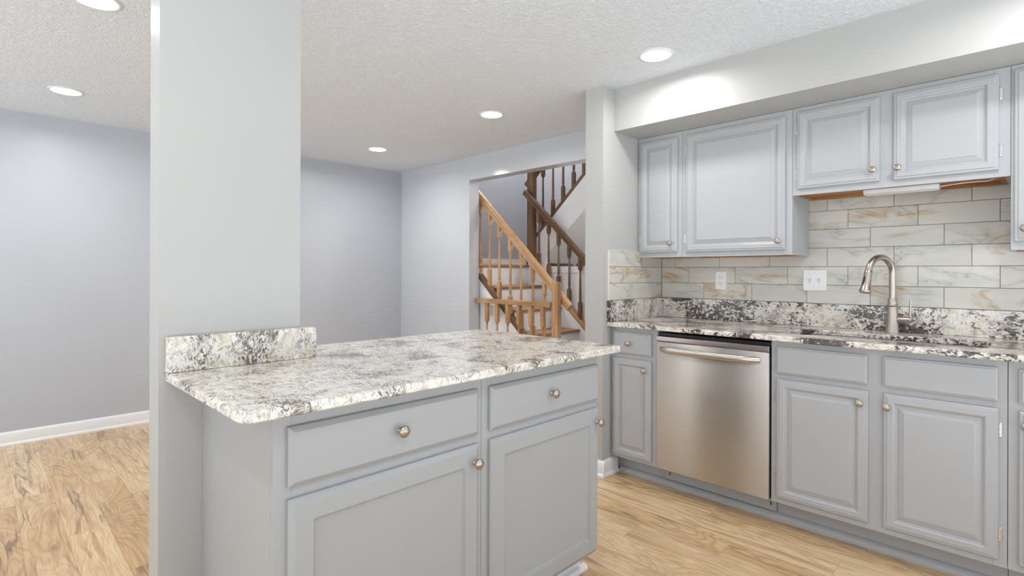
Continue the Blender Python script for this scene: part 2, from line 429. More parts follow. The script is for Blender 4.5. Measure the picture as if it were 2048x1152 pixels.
# ------------------------------------------------------------------ recessed lamps
def ceiling_lamp(x, y, label):
    t = thing('ceiling_light', (x, y, ZC), label, 'ceiling light', 'recessed round ceiling lights')
    MB().lathe([(.0735, -.002), (.0735, -.0045), (.078, -.0065), (.088, -.004), (.090, 0), (.0735, 0)], (x, y, ZC), n=48).build('trim_ring', 'white', t)
    MB().lathe([(0, -.0042), (.0735, -.0042), (.0735, -.0015), (0, -.0015)], (x, y, ZC), n=48).build('diffuser', 'lens', t)
    L = bpy.data.lights.new('lamp', 'AREA'); L.shape = 'DISK'; L.size = .14; L.energy = LAMP_W if x > -2 else LAMP_W2; L.spread = math.radians(168); L.color = LAMP_COL
    lo = bpy.data.objects.new('lamp', L); COL.objects.link(lo); lo.parent = t; lo.location = (0, 0, -.012)
    return t
for x, y, lab in ((-1.3826, 2.434, 'round recessed ceiling light nearest the wall cabinets'),
                  (-2.730, 2.545, 'round recessed ceiling light in the middle, left of the partition top'),
                  (-4.240, 2.546, 'small round recessed ceiling light near the far dining corner'),
                  (-4.266, .3815, 'round recessed ceiling light left of the pillar above the grey dining wall'),
                  (-2.7495, .340, 'large round recessed ceiling light cut by the top edge beside the pillar')):
    ceiling_lamp(x, y, lab)
for x, y in ((0.05, 2.30), (-1.30, -.35), (.25, .35), (-3.38, -1.83)):  # last lamp is added, placed for a streak on the dishwasher door
    ceiling_lamp(x, y, 'assumed round recessed ceiling light behind the camera, out of view')

# ------------------------------------------------------------------ cabinet parts
def raised_door(x0, x1, z0, z1, parent, yb=YF, mat='cabinet'):
    prof = [(0, 0), (0, .011), (.004, .015), (.011, .0155), (.014, .019), (.034, .0195), (.0385, .017), (.041, .011), (.047, .0085), (.050, .010), (.069, .0155), (.0705, .0175)]
    return MB().loops([(x0+i, x1-i, z0+i, z1-i, yb-dp) for i, dp in prof], 'Y', -1).build('door', mat, parent, 12)
def slab_front(name, x0, x1, z0, z1, parent, yb=YF, mat='cabinet'):
    prof = [(0, 0), (0, .013), (.003, .015), (.006, .0155), (.009, .019)]
    return MB().loops([(x0+i, x1-i, z0+i, z1-i, yb-dp) for i, dp in prof], 'Y', -1).build(name, mat, parent, 12)
KNOB = [(0, 0), (.0085, 0), (.0088, .002), (.0075, .0035), (.0055, .006), (.005, .011), (.007, .0145), (.0135, .0175), (.0162, .0205), (.0165, .0225), (.0150, .0255), (.011, .0280), (.0055, .0295), (0, .030)]
def knob(pos, direction, parent, s=1.0):
    d_ = Vector(direction)
    mb = MB().lathe([(a*s, h*s) for a, h in KNOB], pos, direction, 28)
    # the raised band across the dome
    side = Vector((0, 0, 1)).cross(d_)
    band = [Vector(pos) + d_*(.0222 + .0078*math.sqrt(max(0, 1-(t/16.0)**2)))*s + side*(t/1000*s) for t in range(-15, 16, 3)]
    mb.tube(band, .0028*s, 8, squash=(.9, .5))
    return mb.build('knob', 'nickel', parent)
def hinge(x, y, z, parent, dirx=-1, h=.052):
    """small barrel hinge beside a door edge"""
    mb = MB().box(x, x+dirx*.011, y-.0025, y, z-h/2, z+h/2, .0008, 1)
    for k in range(5):
        z0 = z-h/2+.003+k*(h-.006)/5
        mb.lathe([(0, 0), (.0042, 0), (.0048, .001), (.0048, (h-.006)/5-.002), (.0042, (h-.006)/5-.001), (0, (h-.006)/5-.001)], (x-dirx*-.002, y-.006, z0), n=10)
    mb.lathe([(0, 0), (.003, .0005), (.003, .003), (0, .004)], (x+dirx*.002, y-.006, z+h/2-.003), n=10)
    return mb.build('hinge', 'chrome', parent)

# ---- base cabinets along the sink wall
def base_cabinet(x0, x1, label, fronts, doors, knobs, hinges, toe=True):
    cx = (x0+x1)/2
    t = thing('base_cabinet', (cx, (YF+YS)/2, 0), label, 'cabinet', 'grey base cabinets along the sink wall')
    g = .0004
    mb = MB().box(x0+g, x1-g, YF+.019, YS-.003, .113, CB-.001 if x1 < -.95 or x0 > -.2 else .64)
    mb.build('body', 'cabinet', t)
    # face frame
    fm = MB(); sl = max(.030, min(a for a, b in doors)-x0+.015); sr = max(.030, x1-max(b for a, b in doors)+.015)
    fm.box(x0+g, x0+sl, YF, YF+.019, .113, CB-.001, .0008, 1).box(x1-sr, x1-g, YF, YF+.019, .113, CB-.001, .0008, 1)
    fm.box(x0+sl, x1-sr, YF+.0002, YF+.019, .113, .145).box(x0+sl, x1-sr, YF+.0002, YF+.019, .845, CB-.001).box(x0+sl, x1-sr, YF+.0002, YF+.019, .69, .75)
    if len(doors) > 1: fm.box(-.53, -.44, YF+.0003, YF+.019, .145, .845)
    fm.build('face_frame', 'cabinet', t)
    MB().box(x0+g, x1-g, YT, YT+.012, 0, .113).build('toe_kick', 'cabinet', t)
    fr = [slab_front('drawer' if len(doors) == 1 else 'drawer_front', a, b, .733, .859, t) for a, b in fronts]
    dr = [raised_door(a, b, .141 if x0 > -1 else .132, .705, t) for a, b in doors]
    for kind, i, x, z in knobs: knob((x, YF-.019, z), (0, -1, 0), (fr if kind == 'f' else dr)[i], .92)
    for x, z, dx in hinges: hinge(x, YF, z, t, dx)
    return t
base_cabinet(XW+.002, -1.5115, 'narrow grey base cabinet with one knobbed drawer between the partition and the dishwasher',
             [(-1.797, -1.5455)], [(-1.801, -1.546)], [('f', 0, -1.688, .795), ('d', 0, -1.5835, .6488)],
             [(-1.802, .592, -1), (-1.802, .245, -1)])
base_cabinet(-.906, -.075, 'wide grey two-door base cabinet under the sink, right of the dishwasher',
             [(-.880, -.5135), (-.4588, -.102)], [(-.8796, -.511), (-.456, -.100)],
             [('d', 0, -.5387, .651), ('d', 1, -.4426, .651)],
             [(-.881, .624, -1), (-.881, .228, -1), (-.099, .624, 1), (-.099, .234, 1)])
base_cabinet(-.074, .36, 'grey base cabinet at the right edge with drawer above a knobbed door',
             [(-.0448, .33)], [(-.0445, .33)], [('d', 0, -.0365+.012, .655)], [])
# shoe moulding
struct('trim_1', MB().prism([(YT, 0), (YT-.030, 0), (YT-.030, .012), (YT-.022, .024), (YT-.010, .030), (YT, .031)], 'X', XW+.022, .36), 'cabinet', 30)

# ---- dishwasher
t = thing('dishwasher', (-1.209, (YF+YS)/2, 0), 'brushed stainless steel dishwasher with a bowed bar handle under the granite counter', 'dishwasher')
DX0, DX1 = -1.5085, -.909
MB().box(DX0, DX1, YF+.012, YS-.03, .118, .872, .002).build('tub', 'black', t)
dm = MB(); n = 14; prof = []
dm.box(DX0+.0015, DX1-.0015, YF-.022, YF+.010, .119, .8265, .004, 3)
dd = dm.build('door', 'steel', t)
MB().prism([(YF-.022, .828), (YF-.024, .833), (YF-.022, .855), (YF-.016, .8575), (YF+.011, .8575), (YF+.011, .828)], 'X', DX0+.0015, DX1-.0015, .001, 1).build('control_panel', 'steel_dark', t)
pts = []
for i in range(33):
    s_ = i/32; x = -1.480 + s_*(.527)
    bow = .030 + .016*math.sin(math.pi*s_)
    e = min(s_, 1-s_)*32
    if e < 4: bow = .004 + (bow-.004)*math.sin(math.pi/2*min(1, e/4*1.0))
    pts.append((x, YF-.022-bow, .786 - 0*.006*math.sin(math.pi*s_)))
MB().tube(pts, [.012+.003*math.sin(math.pi*min(1, min(i, 32-i)/6)/2) for i in range(33)], 18, squash=(1.15, .75)).build('handle', 'steel_handle', dd)
MB().box(DX0+.002, DX1-.001, YT-.012, YT, .034, .106, .002, 1).build('kick_panel', 'cabinet', t)
mb = MB().box(DX0+.002, DX1-.001, YT-.0135, YT-.0122, .1065, .110)
for xx in (DX0+.03, DX1-.026): mb.box(xx, xx+.005, YT-.0136, YT-.0122, .060, .078)
mb.build('panel_gap', 'black', t)
MB().box(DX0-.0010, DX1+.0010, YT, YT+.012, 0, .112).build('toe_board', 'cabinet', t)

# ---- upper cabinets
def upper_cabinet(name, x0, x1, z0, label, doors, knobs, hinges):
    t = thing(name, ((x0+x1)/2, (YU+YS)/2, z0), label, 'cabinet', 'grey wall cabinets under the soffit')
    g = .0004; zt = ZSO-.0015; th = .016; yb = YS-.011
    b = MB().box(x0+g, x0+th, YU+.019, yb, z0, zt).box(x1-th, x1-g, YU+.019, yb, z0, zt).box(x0+th, x1-th, YU+.019, yb, zt-.016, zt).box(x0+th, x1-th, yb-.006, yb, z0+.02, zt)
    b.build('body', 'cabinet', t)
    MB().box(x0+th, x1-th, YU+.020, yb-.007, z0+.012, z0+.024).box(x0+th+.001, x1-th-.001, yb-.030, yb-.007, z0+.0005, z0+.0118).box(x0+th+.0005, x0+th+.02, YU+.02, yb-.031, z0+.0005, z0+.0118).box(x1-th-.02, x1-th-.0005, YU+.02, yb-.031, z0+.0005, z0+.0118).build('bottom_panel', 'raw_wood', t)
    wl = max(.03, doors[0][0]-x0+.015); wr = max(.03, x1-doors[-1][1]+.015)
    f = MB(); f.box(x0+g, x0+wl, YU, YU+.019, z0, zt, .0008, 1).box(x1-wr, x1-g, YU, YU+.019, z0, zt, .0008, 1)
    f.box(x0+wl, x1-wr, YU+.0002, YU+.019, z0, z0+.04).box(x0+wl, x1-wr, YU+.0002, YU+.019, 2.02, zt)
    if len(doors) > 1: f.box(-.55, -.45, YU+.0002, YU+.019, z0+.04, 2.02)
    f.build('face_frame', 'cabinet', t)
    dr = [raised_door(a, b_, c, d_, t, YU) for a, b_, c, d_ in doors]
    for i, x, z in knobs: knob((x, YU-.019, z), (0, -1, 0), dr[i], .92)
    for x, z, dx in hinges: hinge(x, YU, z, t, dx)
    return t
upper_cabinet('wall_cabinet', XW+.002, -1.5184, 1.304, 'narrow grey wall cabinet with one door beside the partition', [(-1.801, -1.5465, 1.3345, 2.0335)],
              [(0, -1.5848, 1.390)], [(-1.8025, 1.965, -1), (-1.8025, 1.415, -1)])
upper_cabinet('wall_cabinet', -1.518, -.9055, 1.304, 'square grey wall cabinet with one wide door above the outlet', [(-1.491, -.938, 1.3315, 2.033)],
              [(0, -.9667, 1.378)], [(-1.493, 1.953, -1), (-1.493, 1.412, -1)])
upper_cabinet('wall_cabinet', -.905, -.0765, 1.6115, 'short grey wall cabinet with two doors above the sink', [(-.881, -.5258, 1.6417, 2.040), (-.472, -.1125, 1.6396, 2.040)],
              [(0, -.5491, 1.696), (1, -.4537, 1.693)], [(-.883, 1.957, -1), (-.883, 1.7205, -1), (-.111, 1.958, 1), (-.111, 1.7215, 1)])
upper_cabinet('wall_cabinet', -.0761, .36, 1.306, 'tall grey wall cabinet cut by the right edge of the photo', [(-.0665, .33, 1.340, 2.043)],
              [(0, -.0423+.008, 1.392)], [])

# under cabinet light bar with its cord
t = thing('under_cabinet_light', (-.45, 3.03, 1.58), 'slim grey-white strip light fixed under the short cabinet above the sink', 'light fixture')
MB().prism([(3.012, 1.6105), (3.012, 1.590), (3.020, 1.586), (3.060, 1.586), (3.066, 1.592), (3.066, 1.6105)], 'X', -.596, -.309, .0015, 2).build('housing', 'fixture', t)
MB().box(-.59, -.315, 3.024, 3.056, 1.5845, 1.586, .0005, 1).build('diffuser', 'plate', t)
cp = []
for i in range(25):
    s_ = i/24; x = -.309 + s_*.185
    cp.append((x, 3.06+.03*s_, 1.602 + .010*math.sin(s_*2.4) + (.012*max(0, (s_-.85)/.15))))
cp += [(-.118, 3.10, 1.6245)]
MB().tube(cp, .0022, 8).build('cord', 'plate', t)

# ------------------------------------------------------------------ sink countertop
def rounded(pts, rad, seg=5):
    out = []; n = len(pts)
    for i, p in enumerate(pts):
        rr = rad[i] if isinstance(rad, (list, tuple)) else rad
        a = Vector(pts[i-1]); b = Vector(p); c = Vector(pts[(i+1) % n])
        if rr <= 0: out.append((b.x, b.y)); continue
        e1 = (a-b).normalized(); e2 = (c-b).normalized()
        ang = e1.angle(e2); dist = rr/math.tan(ang/2)
        p1 = b+e1*dist; p2 = b+e2*dist; cen = b+(e1+e2).normalized()*(rr/math.sin(ang/2))
        a1 = math.atan2(p1.y-cen.y, p1.x-cen.x); a2 = math.atan2(p2.y-cen.y, p2.x-cen.x)
        da = (a2-a1+math.pi) % (2*math.pi)-math.pi
        out += [(cen.x+rr*math.cos(a1+da*k/seg), cen.y+rr*math.sin(a1+da*k/seg)) for k in range(seg+1)]
    return out
def slab(outer, hole, z0, z1, bev):
    """stone slab with eased top and bottom edges, optional cut-out"""
    mb = MB(); mb.flat = True; b = bmesh.new()
    prof = [(0, z0+bev*.6), (0, z1-bev), (bev*.3, z1-bev*.3), (bev, z1)]
    def inset(poly, dd, sgn):
        n = len(poly); out = []
        for i in range(n):
            a = Vector(poly[i-1]); p = Vector(poly[i]); c = Vector(poly[(i+1) % n])
            e1 = (p-a); e2 = (c-p)
            n1 = Vector((-e1.y, e1.x)).normalized(); n2 = Vector((-e2.y, e2.x)).normalized()
            nn = (n1+n2); nn = nn.normalized()/max(.3, nn.normalized().dot(n1))
            out.append(p+nn*dd*sgn)
        return out
    def area(p): return sum(p[i-1][0]*p[i][1]-p[i][0]*p[i-1][1] for i in range(len(p)))/2
    edges = []
    for poly, sg in ((outer, 1), (hole, -1)):
        if not poly: continue
        if area(poly) < 0: poly = poly[::-1]
        R = []
        lv = [(bev*.6, z0)] + prof
        for dd, z in lv: R.append([b.verts.new((q.x, q.y, z)) for q in inset(poly, dd, sg)])
        n = len(poly)
        for A, B in zip(R, R[1:]):
            for i in range(n): b.faces.new((A[i], A[(i+1) % n], B[(i+1) % n], B[i]))
        edges.append((R[0], R[-1]))
    for k in (0, 1):
        es = []
        for e in edges:
            L = e[k]
            for i in range(len(L)):
                ed = b.edges.get((L[i], L[(i+1) % len(L)])) or b.edges.new((L[i], L[(i+1) % len(L)]))
                es.append(ed)
        bmesh.ops.triangle_fill(b, edges=es, use_beauty=True)
    bmesh.ops.recalc_face_normals(b, faces=b.faces)
    mb._add(b); return mb
SX0, SX1, SY0, SY1 = -.872, -.135, 2.785, 3.085
hole = rounded([(SX0, SY0), (SX1, SY0), (SX1, SY1), (SX0, SY1)], .07, 8)
co = slab([(XW+.001, 2.642), (.36, 2.642), (.36, YS-.001), (XW+.001, YS-.001)], hole, CB, CT, .006)
tag(co.build('countertop', 'granite_sink'), 'black-flecked cream granite countertop holding the sink and faucet', 'countertop')
tag(MB().box(XW+.0012, .36, YS-.0255, YS-.001, CT+.0004, 1.041, .002, 2).build('backsplash_slab', 'granite_sink'),
    'long low granite upstand along the wall behind the faucet', 'backsplash')
tag(MB().box(XW+.001, XW+.0255, 2.643, YS-.026, CT+.0004, 1.041, .002, 2).build('backsplash_slab', 'granite_sink'),
    'short low granite upstand on the partition at the left end of the sink counter', 'backsplash')
# undermount sink
t = thing('sink', ((SX0+SX1)/2, (SY0+SY1)/2, CB-.2), 'stainless undermount sink bowl below the granite cut-out', 'sink')
b = bmesh.new(); R = []
for ins, z in ((-.018, CB-.0008), (-.006, CB-.0008), (-.004, CB-.01), (.004, CB-.17), (.02, CB-.192), (.05, CB-.2)):
    ps = rounded([(SX0+ins, SY0+ins), (SX1-ins, SY0+ins), (SX1-ins, SY1-ins), (SX0+ins, SY1-ins)], .06, 8)
    R.append([b.verts.new((x, y, z)) for x, y in ps])
for A, B in zip(R, R[1:]):
    for i in range(len(A)): b.faces.new((A[i], A[(i+1) % len(A)], B[(i+1) % len(A)], B[i]))
b.faces.new(R[-1]); bmesh.ops.recalc_face_normals(b, faces=b.faces)
mb = MB(); mb._add(b); mb.build('bowl', 'steel_dark', t)
MB().lathe([(0, .001), (.018, .001), (.028, .003), (.040, .004), (.044, .0015), (.044, .0005), (0, .0005)], ((SX0+SX1)/2, (SY0+SY1)/2, CB-.2)).build('drain', 'chrome', t)

# ---- faucet
FX, FY = -.507, 3.190
t = thing('faucet', (FX, FY, CT), 'brushed nickel gooseneck pull-down faucet standing behind the sink', 'faucet')
MB().lathe([(.0305, .0006), (.0305, .004), (.029, .010), (.0262, .05), (.0235, .10), (.0220, .128), (.0215, .132), (.0232, .134), (.0240, .1375), (.0232, .141), (.0205, .143), (.0205, .170), (.0195, .172), (.0, .172)], (FX, FY, CT), n=40).build('body', 'nickel', t)
dirv = Vector((-.43, -.90, 0)).normalized(); R_ = .084; pz = CT+.172
path = [Vector((FX, FY, pz-.02)), Vector((FX, FY, pz+.03)), Vector((FX, FY, 1.203))]
cen = Vector((FX, FY, 1.203)) + dirv*R_
for i in range(1, 27):
    a = math.radians(167)*i/26
    path.append(cen - dirv*R_*math.cos(a) + Vector((0, 0, R_*math.sin(a))))
MB().tube(path, .0148, 24).build('spout', 'nickel', t)
a = math.radians(167); tan = (dirv*math.sin(a) + Vector((0, 0, math.cos(a)))).normalized(); e = path[-1]
hd = MB().lathe([(.0148, -.001), (.0165, .001), (.0168, .012), (.0185, .045), (.0225, .092), (.0255, .098), (.0255, .106), (.0235, .110), (0, .110)], e, tan, 32).build('spray_head', 'nickel', t)
out = dirv
q = e + tan*.045 + out*.0185
MB().tube([e+tan*.028+out*.0165, e+tan*.045+out*.0185, e+tan*.072+out*.0200], [.004, .006, .004], 10, squash=(.6, 1)).build('spray_button', 'black', hd)
MB().lathe([(0, 0), (.0145, 0), (.0150, .002), (.0150, .048), (.0162, .050), (.0162, .0545), (.0150, .056), (0, .057)], (FX+.018, FY, CT+.068), (1, 0, 0), 28).build('handle_barrel', 'nickel', t)
MB().tube([(FX+.071, FY, CT+.066), (FX+.071, FY, CT+.085), (FX+.0725, FY, CT+.165)], [.0065, .0058, .0052], 14).build('lever', 'nickel', t)

# ------------------------------------------------------------------ wall tile (each tile raised above the grout)
t = thing('wall_tile', (-.8, YS, 1.041), 'white and gold veined marble-look subway tile on the sink wall above the granite', 'wall tile')
def tile_field(name, rects, plane, base, sgn, parent):
    mb = MB(); bm = mb.bm; lay = bm.faces.layers.float_vector.new('seed') if hasattr(bm.faces.layers, 'float_vector') else None
    seeds = []
    mbs = MB(); tb = mbs.bm; k = 0
    for a0, a1, z0, z1 in rects:
        g = .0011; dp = [(0, 0), (0, .0072), (.0014, .0082)]
        Rr = []
        for ins, h in dp:
            q = [(a0+g+ins, z0+g+ins), (a1-g-ins, z0+g+ins), (a1-g-ins, z1-g-ins), (a0+g+ins, z1-g-ins)]
            Rr.append([tb.verts.new((a_, base+sgn*h, z_) if plane == 'Y' else (base+sgn*h, a_, z_)) for a_, z_ in q])
        fs = []
        for A, B in zip(Rr, Rr[1:]):
            for i in range(4): fs.append(tb.faces.new((A[i], A[(i+1) % 4], B[(i+1) % 4], B[i])))
        fs.append(tb.faces.new(Rr[-1]))
        sd = (random.uniform(0, 30), random.uniform(0, 30), random.uniform(0, 30))
        seeds += [sd]*len(fs)
    bmesh.ops.recalc_face_normals(tb, faces=tb.faces)
    o = mbs.build(name, 'tile', parent, 0)
    at = o.data.attributes.new('seed', 'FLOAT_VECTOR', 'FACE')
    for i, sd in enumerate(seeds): at.data[i].vector = sd
    mb.bm.free()
    # flat face normals must look outwards
    return o
rects = []; TH = .1018; x_lo, x_hi = XW+.0095, .36
offs = [-.917, -.718, -.816]
for rw in range(7):
    z0 = 1.0415+rw*TH; z1 = z0+TH
    xs = []; x = offs[rw % 3]
    while x > x_lo-.3: x -= .3
    while x < x_hi:
        a0, a1 = max(x, x_lo), min(x+.3, x_hi)
        if a1-a0 > .012: rects.append((a0, a1, z0, z1))
        x += .3
tile_field('tiles', rects, 'Y', YS-.001, -1, t)
MB().box(XW+.0095, .36, YS-.0062, YS-.0002, 1.0415, 1.0415+7*TH).build('grout', 'grout', t)
t = thing('wall_tile', (XW, 2.97, 1.041), 'small gold veined tile patch on the partition left of the wall cabinets', 'wall tile')
rects = []
for rw, js in enumerate(([2.958], [2.836, 3.135], [2.735, 3.034])):
    z0 = 1.0415+rw*TH; ed = [2.657]+js+[YS-.0098]
    for a0, a1 in zip(ed, ed[1:]): rects.append((a0, a1, z0, z0+TH if rw < 2 else 1.339))
tile_field('tiles', rects, 'X', XW+.001, 1, t)
MB().box(XW+.0002, XW+.0062, 2.657, YS-.0098, 1.0415, 1.339).build('grout', 'grout', t)
MB().box(XW+.0002, XW+.0095, 2.652, 2.6565, 1.0415, 1.3435).box(XW+.0002, XW+.0095, 2.6566, YU-.004, 1.3395, 1.3435).build('edge_trim', 'white', t)

# outlets and switches
YP = YS-.0092
t = thing('outlet', (-1.4043, YP, 1.1035), 'white duplex power outlet on the tile above the dishwasher', 'outlet')
MB().loops([(-1.4395+i, -1.3695-i, 1.104+i, 1.219-i, YP-dp) for i, dp in ((0, 0), (0, .003), (.003, .006))], 'Y', -1).build('cover_plate', 'plate', t, 15)
for zc in (1.1425, 1.1805):
    o = MB().lathe([(0, 0), (.017, 0), (.017, .0015), (0, .0018)], (-1.4045, YP-.006, zc), (0, -1, 0), 28, scale=(1, .82)).build('socket', 'plate', t)
    MB().box(-1.4125, -1.4105, YP-.0084, YP-.0077, zc, zc+.009).box(-1.3985, -1.3965, YP-.0084, YP-.0077, zc, zc+.007).lathe([(0, 0), (.0026, 0), (.0026, .0007), (0, .0007)], (-1.4045, YP-.0077, zc-.007), (0, -1, 0), 12).build('slots', 'slot', o)
t = thing('light_switch', (-.875, YP, 1.109), 'white double light switch plate on the tile left of the faucet', 'light switch')
sx = -.8765
MB().loops([(sx-.0585+i, sx+.0585-i, 1.1105+i, 1.2275-i, YP-dp) for i, dp in ((0, 0), (0, .003), (.003, .006))], 'Y', -1).build('cover_plate', 'plate', t, 15)
for k in (-1, 1):
    MB().box(sx+k*.023-.005, sx+k*.023+.005, YP-.0075, YP-.0062, 1.157, 1.181, .0004, 1).build('switch_frame', 'fixture', t)
    MB().prism([(YP-.0076, 1.163), (YP-.017, 1.177), (YP-.015, 1.181), (YP-.0076, 1.176)], 'X', sx+k*.023-.0035, sx+k*.023+.0035, .0005, 1).build('toggle', 'plate', t)
    for zz in (1.139, 1.199): MB().lathe([(0, 0), (.0028, 0), (.002, .0012), (0, .0014)], (sx+k*.023, YP-.006, zz), (0, -1, 0), 12).build('screw', 'chrome', t)

# ------------------------------------------------------------------ island
def shaker_door(y0, y1, z0, z1, parent):
    prof = [(0, 0), (0, .010), (.0015, .0115), (.013, .0190), (.0575, .0190), (.0585, .0185), (.062, .0115), (.0655, .0085), (.069, .008)]
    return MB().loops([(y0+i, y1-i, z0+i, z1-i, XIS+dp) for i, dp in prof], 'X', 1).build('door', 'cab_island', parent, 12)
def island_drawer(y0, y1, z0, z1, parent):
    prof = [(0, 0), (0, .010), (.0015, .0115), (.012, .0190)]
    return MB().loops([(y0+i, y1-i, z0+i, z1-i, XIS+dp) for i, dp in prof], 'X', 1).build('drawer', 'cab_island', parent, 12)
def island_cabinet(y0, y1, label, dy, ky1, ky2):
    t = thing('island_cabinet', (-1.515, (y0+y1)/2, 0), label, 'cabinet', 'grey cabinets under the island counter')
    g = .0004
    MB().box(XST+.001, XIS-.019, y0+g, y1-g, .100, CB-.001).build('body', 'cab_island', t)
    f = MB(); a, b_ = dy
    f.box(XIS-.019, XIS, y0+g, a+.012, .100, CB-.001, .0008, 1).box(XIS-.019, XIS, b_-.012, y1-g, .100, CB-.001, .0008, 1)
    for zz in ((.100, .13), (.668, .715), (.835, CB-.001)): f.box(XIS-.019, XIS-.0002, a+.012, b_-.012, *zz)
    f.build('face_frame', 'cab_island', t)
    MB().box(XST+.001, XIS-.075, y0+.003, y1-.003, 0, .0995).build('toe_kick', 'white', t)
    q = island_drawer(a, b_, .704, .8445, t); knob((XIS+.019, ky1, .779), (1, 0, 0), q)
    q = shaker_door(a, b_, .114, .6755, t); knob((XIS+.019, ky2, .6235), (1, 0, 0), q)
    return t
island_cabinet(.4783, 1.1180, 'wide grey island cabinet with drawer and panel door, next to the pillar', (.508, 1.0962), .806, 1.0755)
island_cabinet(1.1184, 1.735, 'grey island cabinet with drawer and panel door at the far free end', (1.1466, 1.7276), 1.438, 1.7106)
struct('trim_2', MB().prism([(XIS-.075, 0), (XIS-.053, 0), (XIS-.054, .010), (XIS-.060, .018), (XIS-.075, .021)], 'Y', .4783, 1.752), 'white', 30)
poly = [(-1.157, .381), (-1.182, 1.8315), (-2.046, 1.8315), (-2.046, .778), (XST+.001, .778), (XST+.001, .381)]
poly = rounded(poly, [.035, .03, .03, 0, 0, 0], 6)
tag(slab(poly, None, CB, CT, .006).build('countertop', 'granite_island'), 'pale cream granite countertop on the island, wrapping the pillar', 'countertop')
tag(MB().prism(rounded([(.381, CT+.0004), (.822, CT+.0004), (.822, 1.0175), (.381, 1.0175)], [0, 0, .012, .006], 5), 'X', XST+.001, XST+.030, .0025, 2).build('backsplash_slab', 'granite_island'),
    'short pale granite upstand on the island against the pillar', 'backsplash')

# ------------------------------------------------------------------ stairwell
Y1, Y2, Y3, Y4 = 3.51, 4.23, 4.36, 5.13
K1 = Y1/3.485
ZL = 1.29; XL = -3.915; XLB = -4.845; RISE, RUN = .2135, .229
ZTOP = 3.9
struct('wall_stair_back', MB().box(XLB-.1, XLB, YO2, Y4, 0, ZTOP), 'stair_wall')
struct('wall_stair_far', MB().box(XLB-.1, -1.2, Y4, Y4+.1, 0, ZTOP), 'stair_wall')
struct('wall_stair_right', MB().box(-1.3, -1.2, YO2, Y4, 0, ZTOP), 'wall')
struct('wall_stair_upper', MB().box(XLB-.1, -1.2, YO, YO2, ZC+.08, ZTOP), 'wall')
struct('trim_3', MB().box(XLB, XLB+.014, YO2, Y4, ZL+.001, ZL+.085, .002, 1), 'stair_white')
struct('wall_stair_knee', MB().box(XL+.045, -1.3, 4.278, 4.333, 0, 1.2045), 'stair_white')
struct('trim_4', MB().box(XL+.045, -1.3, 4.266, 4.3335, 1.205, 1.272, .003, 1), 'stair_white')
struct('ceiling_hall', MB().box(-2.15, -1.3, YO2, Y4, 2.75, 2.83), 'white')
hl = thing('ceiling_light', (-1.72, 4.75, 2.75), 'added round flush ceiling light in the hall beside the stairs, out of view', 'ceiling light')  # unseen lamp added to brighten the wall under the upper flight
MB().lathe([(0, -.001), (.15, -.001), (.155, -.02), (0, -.02)], (-1.72, 4.75, 2.75), n=40).build('base', 'white', hl)
MB().lathe([(.145, -.0205), (.14, -.05), (.10, -.08), (.05, -.094), (0, -.098)], (-1.72, 4.75, 2.75), n=40).build('diffuser', 'lens', hl)
hp = bpy.data.lights.new('lamp', 'POINT'); hp.energy = 34; hp.shadow_soft_size = .12; hp.color = (1.0, .93, .85)
ho = bpy.data.objects.new('lamp', hp); COL.objects.link(ho); ho.parent = hl; ho.location = (0, 0, -.24)
struct('ceiling_stair', MB().box(XLB-.1, -1.2, YO2, Y4+.1, ZTOP, ZTOP+.08), 'white')
ul = thing('ceiling_light', (-4.3, 4.5, ZTOP), 'added round flush ceiling light high over the stair landing, out of view', 'ceiling light')  # unseen fill lamp added to lift the dim stairwell
MB().lathe([(0, -.001), (.15, -.001), (.155, -.02), (0, -.02)], (-4.3, 4.5, ZTOP), n=40).build('base', 'white', ul)
MB().lathe([(.145, -.0205), (.14, -.05), (.10, -.08), (.05, -.094), (0, -.098)], (-4.3, 4.5, ZTOP), n=40).build('diffuser', 'lens', ul)
hp = bpy.data.lights.new('lamp', 'POINT'); hp.energy = 55; hp.shadow_soft_size = .14; hp.color = (1.0, .98, .97)
ho = bpy.data.objects.new('lamp', hp); COL.objects.link(ho); ho.parent = ul; ho.location = (0, 0, -.26)
# lower flight
t = thing('staircase', (-3.3, (Y1+Y2)/2, 0), 'staircase with oak treads and white risers turning back at a landing behind the wall opening', 'staircase')
def stair_z(x): return 0
ns = 6
ysr = Y2-.032
MB().box(XLB+.002, XL-.001, YO2+.002, Y4-.002, ZL-.2, ZL-.028).build('landing_base', 'stair_white', t)
MB().box(XLB+.015, XL+.022, YO2+.002, Y4-.002, ZL-.0275, ZL, .006, 3).build('landing', 'tread', t)
for i in range(ns):
    xr = XL + i*RUN; zt_ = ZL - (i+1)*RISE           # riser face under the step above
    MB().box(xr-.018, xr, Y1+.03, ysr, max(.001, zt_+.001), zt_+RISE-.029).build('riser', 'stair_white', t)
    if zt_ > .06 and i < 5:
        MB().box(xr+.0005, xr+RUN+.022, Y1+.03, ysr, zt_-.028, zt_, .008, 3).build('tread', 'tread', t)
def zs1(x): return .6663 - .896*(x/K1+3.2942)       # stringer cap top, near side
